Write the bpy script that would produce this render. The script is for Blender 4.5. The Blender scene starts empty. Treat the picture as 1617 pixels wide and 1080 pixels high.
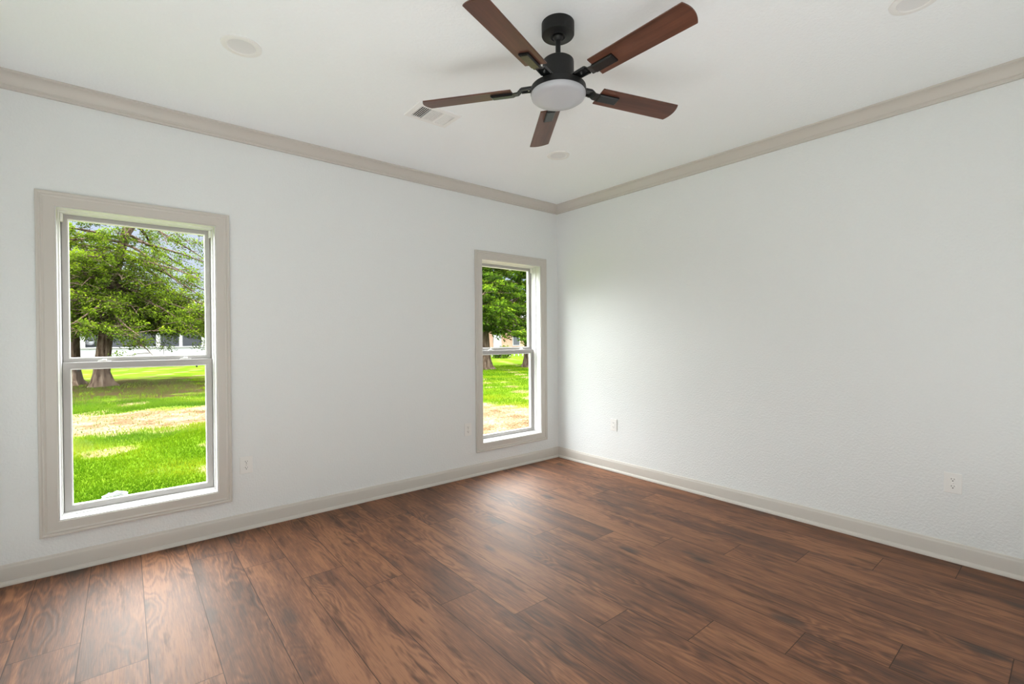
import bpy, math, random
import numpy as np
from mathutils import Vector, Matrix

C = bpy.context.scene.collection
S = bpy.context.scene
PI = math.pi

# ------------------------------------------------------------------ camera
cam_d = bpy.data.cameras.new('camera')
cam = bpy.data.objects.new('camera', cam_d)
C.objects.link(cam)
_r, _u, _f = Vector((0.77176, -0.63588, -0.00706)), Vector((0.01049, 0.00164, 0.99994)), Vector((0.63583, 0.77179, -0.00794))
m = Matrix.Identity(4)
for i in range(3):
    m[i][0], m[i][1], m[i][2] = _r[i], _u[i], -_f[i]
m.translation = Vector((-3.6747, -3.6697, 1.3022))
cam.matrix_world = m
cam_d.sensor_width = 36.0
cam_d.lens = 742.09 / 1617 * 36.0
cam_d.clip_start = 0.02
cam_d.clip_end = 500
S.camera = cam

# ------------------------------------------------------------------ exposure
S.view_settings.view_transform = 'Standard'
S.view_settings.look = 'None'
S.view_settings.exposure = 0.0
S.view_settings.gamma = 1.0
S.view_settings.use_curve_mapping = False
cy = S.cycles
cy.use_denoising = True
cy.max_bounces = 16
cy.diffuse_bounces = 14
cy.glossy_bounces = 4
cy.transparent_max_bounces = 24
cy.sample_clamp_indirect = 8.0

# ------------------------------------------------------------------ sky: blue near the horizon, bright cloud above
w = bpy.data.worlds.new('sky')
S.world = w
w.use_nodes = True
nt = w.node_tree
nt.nodes.clear()
N = nt.nodes.new
tc = N('ShaderNodeTexCoord'); sep = N('ShaderNodeSeparateXYZ'); mr = N('ShaderNodeMapRange')
ns = N('ShaderNodeTexNoise'); mix = N('ShaderNodeMix'); mx2 = N('ShaderNodeMix'); bg = N('ShaderNodeBackground'); out = N('ShaderNodeOutputWorld')
mix.data_type = 'RGBA'; mx2.data_type = 'RGBA'
mr.inputs['From Min'].default_value = 0.185
mr.inputs['From Max'].default_value = 0.27
mr.interpolation_type = 'SMOOTHSTEP'
ns.inputs['Scale'].default_value = 5.0
ns.inputs['Detail'].default_value = 4.0
mx2.inputs['A'].default_value = (0.46, 0.60, 0.93, 1)
mx2.inputs['B'].default_value = (0.84, 0.89, 1.0, 1)
mix.inputs['B'].default_value = (14.2, 14.5, 14.8, 1)
nt.links.new(tc.outputs['Generated'], sep.inputs[0])
nt.links.new(sep.outputs['Z'], mr.inputs['Value'])
nt.links.new(tc.outputs['Generated'], ns.inputs['Vector'])
nt.links.new(ns.outputs['Fac'], mx2.inputs['Factor'])
nt.links.new(mx2.outputs['Result'], mix.inputs['A'])
nt.links.new(mr.outputs['Result'], mix.inputs['Factor'])
# glare added to the sky, left of the windows, to brighten the right wall
dp = N('ShaderNodeVectorMath'); dp.operation = 'DOT_PRODUCT'
nt.links.new(tc.outputs['Generated'], dp.inputs[0])
dp.inputs[1].default_value = Vector((-0.40, 0.87, 0.30)).normalized()
mw = N('ShaderNodeMapRange'); mw.interpolation_type = 'SMOOTHSTEP'
mw.inputs['From Min'].default_value = 0.94
mw.inputs['From Max'].default_value = 1.0
mw.inputs['To Max'].default_value = 1.0
nt.links.new(dp.outputs['Value'], mw.inputs['Value'])
ad = N('ShaderNodeMix'); ad.data_type = 'RGBA'
ad.inputs['B'].default_value = (17.5, 17.6, 17.8, 1)
nt.links.new(mw.outputs['Result'], ad.inputs['Factor'])
nt.links.new(mix.outputs['Result'], ad.inputs['A'])
nt.links.new(ad.outputs['Result'], bg.inputs['Color'])
nt.links.new(bg.outputs['Background'], out.inputs['Surface'])

# ------------------------------------------------------------------ sun (high, from behind the house)
sd = bpy.data.lights.new('sun', 'SUN')
sd.energy = 5.5
sd.color = (1.0, 0.95, 0.86)
sd.angle = math.radians(1.0)
so = bpy.data.objects.new('sun', sd)
C.objects.link(so)
so.rotation_euler = Vector((0.30, 0.36, -1.0)).to_track_quat('-Z', 'Y').to_euler()
so.location = (-6, -8, 20)

# ------------------------------------------------------------------ added fill lamps, unseen, low around the camera's corner of the room
def area(name, loc, aim, right, sx, sy, power, col):
    d = bpy.data.lights.new(name, 'AREA')
    d.energy = power
    d.color = col
    d.shape = 'RECTANGLE'
    d.size, d.size_y = sx, sy
    o = bpy.data.objects.new(name, d)
    C.objects.link(o)
    z = -Vector(aim).normalized()
    x = Vector(right).normalized()
    y = z.cross(x).normalized()
    x = y.cross(z)
    q = Matrix((x, y, z)).transposed().to_4x4()
    q.translation = Vector(loc)
    o.matrix_world = q
    return o
area('fill_light', (-3.52, -3.50, 0.56), (0.50, 0.58, 1.0), (0.772, -0.636, 0), 1.9, 1.3, 25.5, (1.0, 0.995, 0.98))
area('fill_light_front', (-1.75, -4.06, 0.32), (-0.10, 0.45, 1.0), (1, 0, 0), 2.1, 0.3, 10, (1.0, 0.995, 0.98))
area('fill_light_side', (-4.06, -2.25, 0.32), (0.45, -0.10, 1.0), (0, -1, 0), 1.7, 0.3, 12.5, (1.0, 0.995, 0.98))

# ================================================================== materials
def new_mat(name):
    mt = bpy.data.materials.new(name)
    mt.use_nodes = True
    t = mt.node_tree
    b = t.nodes.get('Principled BSDF')
    return mt, t, b

def plain(name, col, rough=0.5, metal=0.0, spec=0.5, coat=0.0, bump=None):
    mt, t, b = new_mat(name)
    b.inputs['Base Color'].default_value = (*col, 1)
    b.inputs['Roughness'].default_value = rough
    b.inputs['Metallic'].default_value = metal
    b.inputs['Specular IOR Level'].default_value = spec
    b.inputs['Coat Weight'].default_value = coat
    if bump:
        sc, st, dist = bump
        tcn = t.nodes.new('ShaderNodeTexCoord'); n = t.nodes.new('ShaderNodeTexNoise'); bp = t.nodes.new('ShaderNodeBump')
        n.inputs['Scale'].default_value = sc
        n.inputs['Detail'].default_value = 3.0
        bp.inputs['Strength'].default_value = st
        bp.inputs['Distance'].default_value = dist
        t.links.new(tcn.outputs['Object'], n.inputs['Vector'])
        t.links.new(n.outputs['Fac'], bp.inputs['Height'])
        t.links.new(bp.outputs['Normal'], b.inputs['Normal'])
    return mt

M = {}
M['wall'] = plain('orange_peel_wall_paint', (0.778, 0.803, 0.803), 0.55, spec=0.35, bump=(80.0, 0.55, 0.006))
M['ceiling'] = plain('textured_ceiling_paint', (0.885, 0.918, 0.935), 0.7, spec=0.2, bump=(70.0, 0.6, 0.005))
M['trim'] = plain('greige_trim_paint', (0.585, 0.555, 0.510), 0.38, spec=0.4)
M['jamb'] = plain('white_jamb', (0.70, 0.695, 0.69), 0.4)
M['vinyl'] = plain('greige_vinyl_sash', (0.43, 0.415, 0.40), 0.4)
M['bead'] = plain('white_glazing_bead', (0.88, 0.88, 0.86), 0.4)
M['black'] = plain('matte_black_metal', (0.007, 0.007, 0.007), 0.48, spec=0.35)
M['gloss_black'] = plain('satin_black_metal', (0.009, 0.010, 0.010), 0.25, spec=0.4)
M['chrome'] = plain('steel_screw', (0.75, 0.75, 0.75), 0.25, metal=1.0)
M['plastic'] = plain('white_plastic', (0.82, 0.82, 0.80), 0.35)
M['slot'] = plain('dark_slot', (0.03, 0.03, 0.03), 0.6)
M['lens'] = plain('frosted_lens', (0.74, 0.74, 0.74), 0.45)
M['opal'] = plain('opal_acrylic', (0.42, 0.43, 0.455), 0.35)
M['ventwhite'] = plain('white_register_enamel', (0.85, 0.85, 0.84), 0.4)
M['ventdark'] = plain('dark_duct', (0.02, 0.022, 0.024), 0.8)
M['concrete'] = plain('foundation', (0.42, 0.40, 0.38), 0.9)

def glass_mat():
    mt = bpy.data.materials.new('clear_window_glass')
    mt.use_nodes = True
    t = mt.node_tree
    t.nodes.clear()
    tr = t.nodes.new('ShaderNodeBsdfTransparent'); gl = t.nodes.new('ShaderNodeBsdfGlossy'); mx = t.nodes.new('ShaderNodeMixShader'); o = t.nodes.new('ShaderNodeOutputMaterial')
    tr.inputs['Color'].default_value = (0.97, 0.98, 0.97, 1)
    gl.inputs['Roughness'].default_value = 0.02
    mx.inputs[0].default_value = 0.004
    t.links.new(tr.outputs[0], mx.inputs[1])
    t.links.new(gl.outputs[0], mx.inputs[2])
    t.links.new(mx.outputs[0], o.inputs['Surface'])
    return mt
M['glass'] = glass_mat()

class G:
    """tiny helper for writing node graphs"""
    def __init__(s, t):
        s.t = t
    def n(s, typ, **kw):
        x = s.t.nodes.new(typ)
        for k, v in kw.items():
            setattr(x, k, v)
        return x
    def put(s, sock, v):
        if isinstance(v, bpy.types.NodeSocket):
            s.t.links.new(v, sock)
        else:
            sock.default_value = v
    def math(s, op, a, b=0.0, c=0.0, clamp=False):
        x = s.n('ShaderNodeMath', operation=op, use_clamp=clamp)
        s.put(x.inputs[0], a); s.put(x.inputs[1], b); s.put(x.inputs[2], c)
        return x.outputs[0]
    def mix(s, f, a, b, blend='MIX'):
        x = s.n('ShaderNodeMix', data_type='RGBA', blend_type=blend)
        s.put(x.inputs['Factor'], f)
        s.put(x.inputs['A'], (*a, 1) if isinstance(a, tuple) and len(a) == 3 else a)
        s.put(x.inputs['B'], (*b, 1) if isinstance(b, tuple) and len(b) == 3 else b)
        return x.outputs['Result']
    def noise(s, vec, scale, detail=2.0, rough=0.5, dist=0.0):
        x = s.n('ShaderNodeTexNoise')
        s.put(x.inputs['Vector'], vec)
        x.inputs['Scale'].default_value = scale
        x.inputs['Detail'].default_value = detail
        x.inputs['Roughness'].default_value = rough
        x.inputs['Distortion'].default_value = dist
        return x.outputs['Fac']
    def vec(s, x, y, z):
        c = s.n('ShaderNodeCombineXYZ')
        s.put(c.inputs[0], x); s.put(c.inputs[1], y); s.put(c.inputs[2], z)
        return c.outputs[0]
    def smooth(s, v, a, b, lo=0.0, hi=1.0):
        x = s.n('ShaderNodeMapRange', interpolation_type='SMOOTHSTEP')
        s.put(x.inputs['Value'], v)
        x.inputs['From Min'].default_value = a; x.inputs['From Max'].default_value = b
        x.inputs['To Min'].default_value = lo; x.inputs['To Max'].default_value = hi
        return x.outputs['Result']
    def ramp(s, f, stops):
        x = s.n('ShaderNodeValToRGB')
        s.put(x.inputs[0], f)
        e = x.color_ramp.elements
        while len(e) < len(stops):
            e.new(0.5)
        for q, (p, c) in zip(e, stops):
            q.position = p; q.color = (*c, 1)
        return x.outputs['Color']

PLANK_W, PLANK_L = 0.2235, 1.52
def floor_mat():
    mt, t, b = new_mat('walnut_vinyl_planks')
    g = G(t)
    uv = g.n('ShaderNodeUVMap', uv_map='plank')
    sp = g.n('ShaderNodeSeparateXYZ'); t.links.new(uv.outputs[0], sp.inputs[0])
    u, v = sp.outputs['X'], sp.outputs['Y']
    at = g.n('ShaderNodeAttribute', attribute_name='plank_random')
    rs = g.n('ShaderNodeSeparateColor'); t.links.new(at.outputs['Color'], rs.inputs[0])
    r1, r2, r3 = rs.outputs
    off = g.math('MULTIPLY', r1, 40.0)
    vo = g.math('ADD', v, g.math('MULTIPLY', r2, 13.0))
    # warp of the growth rings
    pw = g.vec(g.math('MULTIPLY', u, 7.0), g.math('MULTIPLY', vo, 1.5), off)
    warp = g.noise(pw, 1.0, 2.0, 0.5)
    # knots: sparse swirls
    kv = g.vec(g.math('MULTIPLY', u, 4.2), g.math('MULTIPLY', vo, 1.75), off)
    vor = g.n('ShaderNodeTexVoronoi', feature='F1')
    t.links.new(kv, vor.inputs['Vector']); vor.inputs['Scale'].default_value = 1.0
    kd = g.math('ADD', vor.outputs['Distance'], g.math('MULTIPLY', g.math('SUBTRACT', g.noise(g.vec(g.math('MULTIPLY', u, 30.0), g.math('MULTIPLY', vo, 12.0), off), 1.0, 3.0), 0.5), 0.16))
    knot = g.smooth(kd, 0.05, 0.20, 1.0, 0.0)
    halo = g.smooth(kd, 0.05, 0.50, 1.0, 0.0)
    # fine growth rings
    ph = g.math('ADD', g.math('MULTIPLY', warp, 13.0), g.math('MULTIPLY', halo, 2.2))
    ph = g.math('ADD', ph, g.math('MULTIPLY', u, 9.0))
    rings = g.math('SINE', g.math('MULTIPLY', ph, 6.2))
    rmask = g.smooth(g.noise(g.vec(g.math('MULTIPLY', u, 5.0), g.math('MULTIPLY', vo, 0.9), g.math('ADD', off, 7.0)), 1.0, 2.0), 0.42, 0.62)
    rings = g.math('MULTIPLY', g.math('MULTIPLY', rings, 0.5), rmask)
    # long straight streaks and broad clouds of colour
    st = g.noise(g.vec(g.math('MULTIPLY', u, 75.0), g.math('MULTIPLY', vo, 2.6), off), 1.0, 5.0, 0.7)
    br = g.noise(g.vec(g.math('MULTIPLY', u, 9.0), g.math('MULTIPLY', vo, 1.3), g.math('ADD', off, 3.0)), 1.0, 3.0, 0.55)
    fine = g.noise(g.vec(g.math('MULTIPLY', u, 260.0), g.math('MULTIPLY', vo, 14.0), off), 1.0, 2.0, 0.5)
    val = g.math('ADD', g.math('MULTIPLY', st, 0.42), g.math('MULTIPLY', br, 0.62))
    val = g.math('ADD', val, g.math('MULTIPLY', rings, 0.15))
    val = g.math('ADD', val, g.math('MULTIPLY', g.math('SUBTRACT', fine, 0.5), 0.34))
    val = g.math('ADD', val, g.math('MULTIPLY', g.math('SUBTRACT', r3, 0.5), 0.13))
    val = g.math('SUBTRACT', val, g.math('MULTIPLY', halo, 0.05))
    col = g.ramp(val, [(0.33, (0.040, 0.011, 0.004)), (0.43, (0.095, 0.029, 0.010)), (0.53, (0.150, 0.050, 0.017)), (0.67, (0.27, 0.108, 0.044))])
    dk = g.smooth(g.noise(g.vec(g.math('MULTIPLY', u, 24.0), g.math('MULTIPLY', vo, 3.2), g.math('ADD', off, 19.0)), 1.0, 3.0, 0.62), 0.55, 0.70)
    col = g.mix(g.math('MULTIPLY', dk, 0.62), col, (0.035, 0.016, 0.010))
    kr = g.smooth(g.noise(g.vec(g.math('MULTIPLY', u, 2.0), g.math('MULTIPLY', vo, 0.7), g.math('ADD', off, 31.0)), 1.0, 1.0), 0.40, 0.52)
    col = g.mix(g.math('MULTIPLY', g.math('MULTIPLY', knot, kr), 0.85), col, (0.020, 0.012, 0.010))
    # bevelled seams between planks
    eu = g.math('MINIMUM', u, g.math('SUBTRACT', PLANK_W, u))
    ev = g.math('MINIMUM', v, g.math('SUBTRACT', PLANK_L, v))
    edge = g.math('MINIMUM', eu, ev)
    seam = g.smooth(edge, 0.0008, 0.0026, 1.0, 0.0)
    col = g.mix(g.math('MULTIPLY', seam, 0.85), col, (0.016, 0.008, 0.006))
    t.links.new(col, b.inputs['Base Color'])
    rg = g.math('ADD', 0.52, g.math('MULTIPLY', st, 0.10))
    g.put(b.inputs['Roughness'], rg)
    b.inputs['IOR'].default_value = 1.55
    g.put(b.inputs['Specular IOR Level'], g.math('MULTIPLY', 0.88, g.math('SUBTRACT', 1.0, g.math('MAXIMUM', g.math('MULTIPLY', seam, 0.5), g.math('MULTIPLY', dk, 0.3)))))
    b.inputs['Specular Tint'].default_value = (1.0, 0.84, 0.73, 1)
    bp = g.n('ShaderNodeBump'); bp.inputs['Strength'].default_value = 0.35; bp.inputs['Distance'].default_value = 0.0012
    h = g.math('SUBTRACT', g.math('ADD', g.math('MULTIPLY', fine, 0.5), g.math('MULTIPLY', rings, 0.6)), g.math('MULTIPLY', seam, 0.25))
    t.links.new(h, bp.inputs['Height'])
    t.links.new(bp.outputs['Normal'], b.inputs['Normal'])
    return mt
M['floor'] = floor_mat()

def blade_mat():
    mt, t, b = new_mat('mahogany_blade_laminate')
    g = G(t)
    tcn = g.n('ShaderNodeTexCoord')
    sp = g.n('ShaderNodeSeparateXYZ'); t.links.new(tcn.outputs['Object'], sp.inputs[0])
    oi = g.n('ShaderNodeObjectInfo')
    off = g.math('MULTIPLY', oi.outputs['Random'], 20.0)
    v1 = g.vec(g.math('MULTIPLY', sp.outputs['X'], 4.0), g.math('MULTIPLY', sp.outputs['Y'], 60.0), off)
    a = g.noise(v1, 1.0, 4.0, 0.6)
    v2 = g.vec(g.math('MULTIPLY', sp.outputs['X'], 1.6), g.math('MULTIPLY', sp.outputs['Y'], 16.0), off)
    c = g.noise(v2, 1.0, 2.0, 0.5)
    val = g.math('ADD', g.math('MULTIPLY', a, 0.5), g.math('MULTIPLY', c, 0.5))
    col = g.ramp(val, [(0.30, (0.035, 0.012, 0.007)), (0.5, (0.088, 0.030, 0.016)), (0.68, (0.135, 0.050, 0.027))])
    t.links.new(col, b.inputs['Base Color'])
    b.inputs['Roughness'].default_value = 0.38
    return mt
M['blade'] = blade_mat()

def ground_mat():
    """lawn with a sandy bare strip and a brown leaf-littered patch, darkened as shade, beneath the trees"""
    mt, t, b = new_mat('lawn_soil')
    g = G(t)
    ge = g.n('ShaderNodeNewGeometry')
    sp = g.n('ShaderNodeSeparateXYZ'); t.links.new(ge.outputs['Position'], sp.inputs[0])
    x, y = sp.outputs['X'], sp.outputs['Y']
    pos = ge.outputs['Position']
    wob = g.math('MULTIPLY', g.math('SUBTRACT', g.noise(pos, 1.1, 4.0, 0.6), 0.5), 2.6)
    near = g.math('SUBTRACT', y, g.math('ADD', g.math('MULTIPLY', x, -0.12), 6.45))       # >0 beyond the near lawn
    left = g.math('ADD', x, 0.7)
    nearlawn = g.math('MAXIMUM', near, left)
    far = g.math('SUBTRACT', g.math('ADD', g.math('MULTIPLY', x, -0.10), 9.6), y)
    right = g.math('SUBTRACT', 3.35, x)
    d = g.math('MINIMUM', g.math('MINIMUM', nearlawn, far), right)
    dirt = g.smooth(g.math('ADD', d, wob), -0.25, 0.35)
    gn = g.noise(pos, 0.9, 3.0, 0.6)
    gf = g.noise(pos, 26.0, 4.0, 0.7)
    grass = g.ramp(g.math('ADD', g.math('MULTIPLY', gn, 0.6), g.math('MULTIPLY', gf, 0.4)),
                   [(0.35, (0.029, 0.058, 0.004)), (0.5, (0.054, 0.093, 0.005)), (0.66, (0.096, 0.112, 0.014))])
    sf = g.math('ADD', g.math('MULTIPLY', g.noise(pos, 24.0, 4.0, 0.8), 0.7), g.math('MULTIPLY', g.noise(pos, 2.2, 3.0, 0.6), 0.3))
    sand = g.ramp(sf, [(0.38, (0.022, 0.012, 0.006)), (0.46, (0.080, 0.048, 0.024)), (0.53, (0.125, 0.086, 0.050)), (0.62, (0.185, 0.155, 0.115))])
    # bare earth under the cedars, coloured darker to stand in for tree shade
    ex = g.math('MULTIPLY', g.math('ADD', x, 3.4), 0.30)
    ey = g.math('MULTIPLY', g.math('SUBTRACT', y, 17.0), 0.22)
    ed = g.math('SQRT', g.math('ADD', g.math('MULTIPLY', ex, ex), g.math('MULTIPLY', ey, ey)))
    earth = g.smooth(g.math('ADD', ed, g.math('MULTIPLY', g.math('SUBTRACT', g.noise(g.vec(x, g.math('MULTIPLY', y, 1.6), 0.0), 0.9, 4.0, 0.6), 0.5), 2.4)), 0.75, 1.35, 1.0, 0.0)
    sx = g.math('SINE', g.math('ADD', g.math('MULTIPLY', x, 2.1), g.math('MULTIPLY', y, 1.3)))
    sy = g.math('SINE', g.math('SUBTRACT', g.math('MULTIPLY', y, 2.6), g.math('MULTIPLY', x, 0.8)))
    s3 = g.math('SINE', g.math('SUBTRACT', g.math('MULTIPLY', x, 5.3), g.math('MULTIPLY', y, 3.1)))
    spot = g.math('ADD', g.math('MULTIPLY', sx, sy), g.math('MULTIPLY', s3, 0.35))
    dirt = g.math('MAXIMUM', dirt, g.smooth(spot, 0.45, 0.85, 0.0, 0.7))
    shaded_soil = g.ramp(gf, [(0.35, (0.0075, 0.0042, 0.0025)), (0.65, (0.028, 0.016, 0.009))])
    col = g.mix(dirt, grass, sand)
    col = g.mix(g.math('MULTIPLY', earth, 0.9), col, shaded_soil)
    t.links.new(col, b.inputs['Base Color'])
    b.inputs['Roughness'].default_value = 1.0
    b.inputs['Specular IOR Level'].default_value = 0.0
    return mt
M['ground'] = ground_mat()

def leaf_mat(name, dark, mid, light, transl=0.35):
    mt = bpy.data.materials.new(name)
    mt.use_nodes = True
    t = mt.node_tree
    t.nodes.clear()
    g = G(t)
    at = g.n('ShaderNodeAttribute', attribute_name='tone')
    col = g.ramp(at.outputs['Fac'], [(0.0, dark), (0.5, mid), (1.0, light)])
    d = g.n('ShaderNodeBsdfDiffuse'); tr = g.n('ShaderNodeBsdfTranslucent'); mx = g.n('ShaderNodeMixShader'); o = g.n('ShaderNodeOutputMaterial')
    t.links.new(col, d.inputs['Color']); t.links.new(col, tr.inputs['Color'])
    mx.inputs[0].default_value = transl
    t.links.new(d.outputs[0], mx.inputs[1]); t.links.new(tr.outputs[0], mx.inputs[2]); t.links.new(mx.outputs[0], o.inputs['Surface'])
    return mt
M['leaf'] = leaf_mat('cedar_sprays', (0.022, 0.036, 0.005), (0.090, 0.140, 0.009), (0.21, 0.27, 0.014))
M['leaf2'] = leaf_mat('broad_leaves', (0.017, 0.036, 0.005), (0.072, 0.134, 0.009), (0.22, 0.30, 0.017))
M['grass'] = leaf_mat('grass_blades', (0.028, 0.070, 0.002), (0.062, 0.116, 0.003), (0.135, 0.160, 0.007), 0.3)

def bark_mat():
    mt, t, b = new_mat('fibrous_bark')
    g = G(t)
    tcn = g.n('ShaderNodeTexCoord')
    sp = g.n('ShaderNodeSeparateXYZ'); t.links.new(tcn.outputs['Object'], sp.inputs[0])
    v = g.vec(g.math('MULTIPLY', sp.outputs['X'], 14.0), g.math('MULTIPLY', sp.outputs['Y'], 14.0), g.math('MULTIPLY', sp.outputs['Z'], 2.2))
    a = g.noise(v, 1.0, 5.0, 0.65)
    col = g.ramp(a, [(0.34, (0.018, 0.0115, 0.008)), (0.5, (0.064, 0.044, 0.031)), (0.66, (0.13, 0.10, 0.075))])
    t.links.new(col, b.inputs['Base Color'])
    b.inputs['Roughness'].default_value = 1.0
    b.inputs['Specular IOR Level'].default_value = 0.0
    bp = g.n('ShaderNodeBump'); bp.inputs['Strength'].default_value = 0.8; bp.inputs['Distance'].default_value = 0.03
    t.links.new(a, bp.inputs['Height']); t.links.new(bp.outputs['Normal'], b.inputs['Normal'])
    return mt
M['bark'] = bark_mat()

def siding_mat():
    mt, t, b = new_mat('white_lap_siding')
    g = G(t)
    ge = g.n('ShaderNodeNewGeometry')
    sp = g.n('ShaderNodeSeparateXYZ'); t.links.new(ge.outputs['Position'], sp.inputs[0])
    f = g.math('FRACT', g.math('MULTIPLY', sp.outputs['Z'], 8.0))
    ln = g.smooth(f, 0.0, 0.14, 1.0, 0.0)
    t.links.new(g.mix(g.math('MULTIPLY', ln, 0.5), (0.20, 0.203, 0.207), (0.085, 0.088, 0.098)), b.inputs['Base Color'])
    b.inputs['Roughness'].default_value = 0.6
    return mt
M['siding'] = siding_mat()

def brick_mat():
    mt, t, b = new_mat('orange_brick')
    g = G(t)
    ge = g.n('ShaderNodeNewGeometry')
    sp = g.n('ShaderNodeSeparateXYZ'); t.links.new(ge.outputs['Position'], sp.inputs[0])
    br = g.n('ShaderNodeTexBrick')
    t.links.new(g.vec(sp.outputs['X'], sp.outputs['Z'], 0.0), br.inputs['Vector'])
    br.inputs['Scale'].default_value = 4.0
    br.inputs['Color1'].default_value = (0.22, 0.10, 0.055, 1); br.inputs['Color2'].default_value = (0.27, 0.15, 0.09, 1); br.inputs['Mortar'].default_value = (0.3, 0.26, 0.22, 1)
    t.links.new(br.outputs['Color'], b.inputs['Base Color'])
    b.inputs['Roughness'].default_value = 0.9
    return mt
M['brick'] = brick_mat()
M['white'] = plain('white_exterior_paint', (0.24, 0.24, 0.236), 0.6)
M['shade'] = plain('dark_porch_screen', (0.030, 0.033, 0.040), 0.7)
M['shingle'] = plain('grey_shingles', (0.06, 0.056, 0.054), 0.95, bump=(20.0, 0.5, 0.02))
M['scrap'] = plain('crumpled_white_scrap', (0.30, 0.31, 0.31), 0.7)
M['planter'] = plain('pale_grey_planter', (0.30, 0.30, 0.34), 0.6)
M['duct'] = plain('dim_room', (0.5, 0.5, 0.5), 0.8)

# ================================================================== mesh helpers
def link(name, verts, faces, mats, parent=None, fmat=None, smooth=False, loc=None):
    me = bpy.data.meshes.new(name)
    me.from_pydata([tuple(map(float, v)) for v in verts], [], [tuple(f) for f in faces])
    if not isinstance(mats, (list, tuple)):
        mats = [mats]
    for x in mats:
        me.materials.append(x)
    if fmat is not None:
        me.polygons.foreach_set('material_index', fmat)
    if smooth:
        me.polygons.foreach_set('use_smooth', [True] * len(me.polygons))
    me.update()
    o = bpy.data.objects.new(name, me)
    C.objects.link(o)
    if parent:
        o.parent = parent
    if loc:
        o.location = loc
    return o

def recalc(o):
    import bmesh
    b = bmesh.new(); b.from_mesh(o.data)
    bmesh.ops.recalc_face_normals(b, faces=b.faces)
    b.to_mesh(o.data); b.free()
    return o

class MB:
    def __init__(s):
        s.v = []; s.f = []; s.m = []
    def add(s, vs, fs, mi=0):
        n = len(s.v)
        s.v += [tuple(v) for v in vs]
        s.f += [tuple(i + n for i in f) for f in fs]
        s.m += [mi] * len(fs)
        return s
    def box(s, x0, y0, z0, x1, y1, z1, mi=0):
        vs = [(x0, y0, z0), (x1, y0, z0), (x1, y1, z0), (x0, y1, z0), (x0, y0, z1), (x1, y0, z1), (x1, y1, z1), (x0, y1, z1)]
        return s.add(vs, [(0, 3, 2, 1), (4, 5, 6, 7), (0, 1, 5, 4), (1, 2, 6, 5), (2, 3, 7, 6), (3, 0, 4, 7)], mi)
    def lathe(s, prof, n=48, mi=0, c=(0, 0, 0), axis='z'):
        """profile [(r,h)...] revolved; r=0 ends close"""
        vs, fs, rows = [], [], []
        for r, h in prof:
            if r < 1e-6:
                rows.append([len(vs)]); p = [(0, 0, h)]
            else:
                rows.append(list(range(len(vs), len(vs) + n)))
                p = [(r * math.cos(2 * PI * i / n), r * math.sin(2 * PI * i / n), h) for i in range(n)]
            for q in p:
                if axis == 'y':
                    q = (q[0], q[2], q[1])
                elif axis == 'x':
                    q = (q[2], q[0], q[1])
                vs.append((q[0] + c[0], q[1] + c[1], q[2] + c[2]))
        for a, b in zip(rows, rows[1:]):
            for i in range(n):
                j = (i + 1) % n
                if len(a) == 1 and len(b) == 1:
                    continue
                if len(a) == 1:
                    fs.append((a[0], b[i], b[j]))
                elif len(b) == 1:
                    fs.append((a[i], b[0], a[j]))
                else:
                    fs.append((a[i], b[i], b[j], a[j]))
        return s.add(vs, fs, mi)
    def tube(s, pts, rad, n=8, mi=0, lobes=None):
        pts = [Vector(p) for p in pts]
        vs, fs = [], []
        for k, p in enumerate(pts):
            d = (pts[min(k + 1, len(pts) - 1)] - pts[max(k - 1, 0)]).normalized()
            a = d.cross(Vector((0.13, 0.97, 0.2)) if abs(d.y) < 0.9 else Vector((1, 0, 0))).normalized()
            b = d.cross(a)
            for i in range(n):
                t = 2 * PI * i / n
                r = rad[k] * (lobes(k, t) if lobes else 1)
                vs.append(p + a * (r * math.cos(t)) + b * (r * math.sin(t)))
        for k in range(len(pts) - 1):
            for i in range(n):
                j = (i + 1) % n
                fs.append((k * n + i, k * n + j, (k + 1) * n + j, (k + 1) * n + i))
        fs.append(tuple(range(n))[::-1]); fs.append(tuple(range((len(pts) - 1) * n, len(pts) * n)))
        return s.add(vs, fs, mi)
    def build(s, name, mats, parent=None, smooth=False, fix=True, loc=None):
        o = link(name, s.v, s.f, mats, parent, s.m, smooth, loc)
        if fix:
            recalc(o)
        return o

def bevel(o, wd, seg=2, ang=40):
    md = o.modifiers.new('bevel', 'BEVEL'); md.width = wd; md.segments = seg; md.limit_method = 'ANGLE'; md.angle_limit = math.radians(ang)
    return o
def shade(o, ang=35):
    import bmesh
    me = o.data
    b = bmesh.new(); b.from_mesh(me)
    for f in b.faces:
        f.smooth = True
    for e in b.edges:
        if len(e.link_faces) == 2 and e.calc_face_angle(0) > math.radians(ang):
            e.smooth = False
    b.to_mesh(me); b.free()
    return o
def empty(name, loc=(0, 0, 0), parent=None):
    o = bpy.data.objects.new(name, None)
    o.empty_display_size = 0.1
    C.objects.link(o); o.location = loc
    if parent:
        o.parent = parent
    return o
def tag(o, label=None, cat=None, group=None, kind=None):
    if label: o['label'] = label
    if cat: o['category'] = cat
    if group: o['group'] = group
    if kind: o['kind'] = kind
    return o
def copy_tree(o, parent=None):
    c = o.copy(); C.objects.link(c); c.parent = parent
    for ch in [q for q in list(bpy.data.objects) if q.parent == o]:
        copy_tree(ch, c)
    return c
def struct(o, label=None):
    return tag(o, label, kind='structure')

# ================================================================== the room shell
XL, YF, H, TH = -4.27, -4.28, 2.74, 0.18
W1 = (-3.9712, -3.2022, 0.2902, 2.0627)          # window openings on the back wall: x0, x1, z0, z1
DX = 2.9440
W2 = (W1[0] + DX, W1[1] + DX, W1[2], W1[3])

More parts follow.
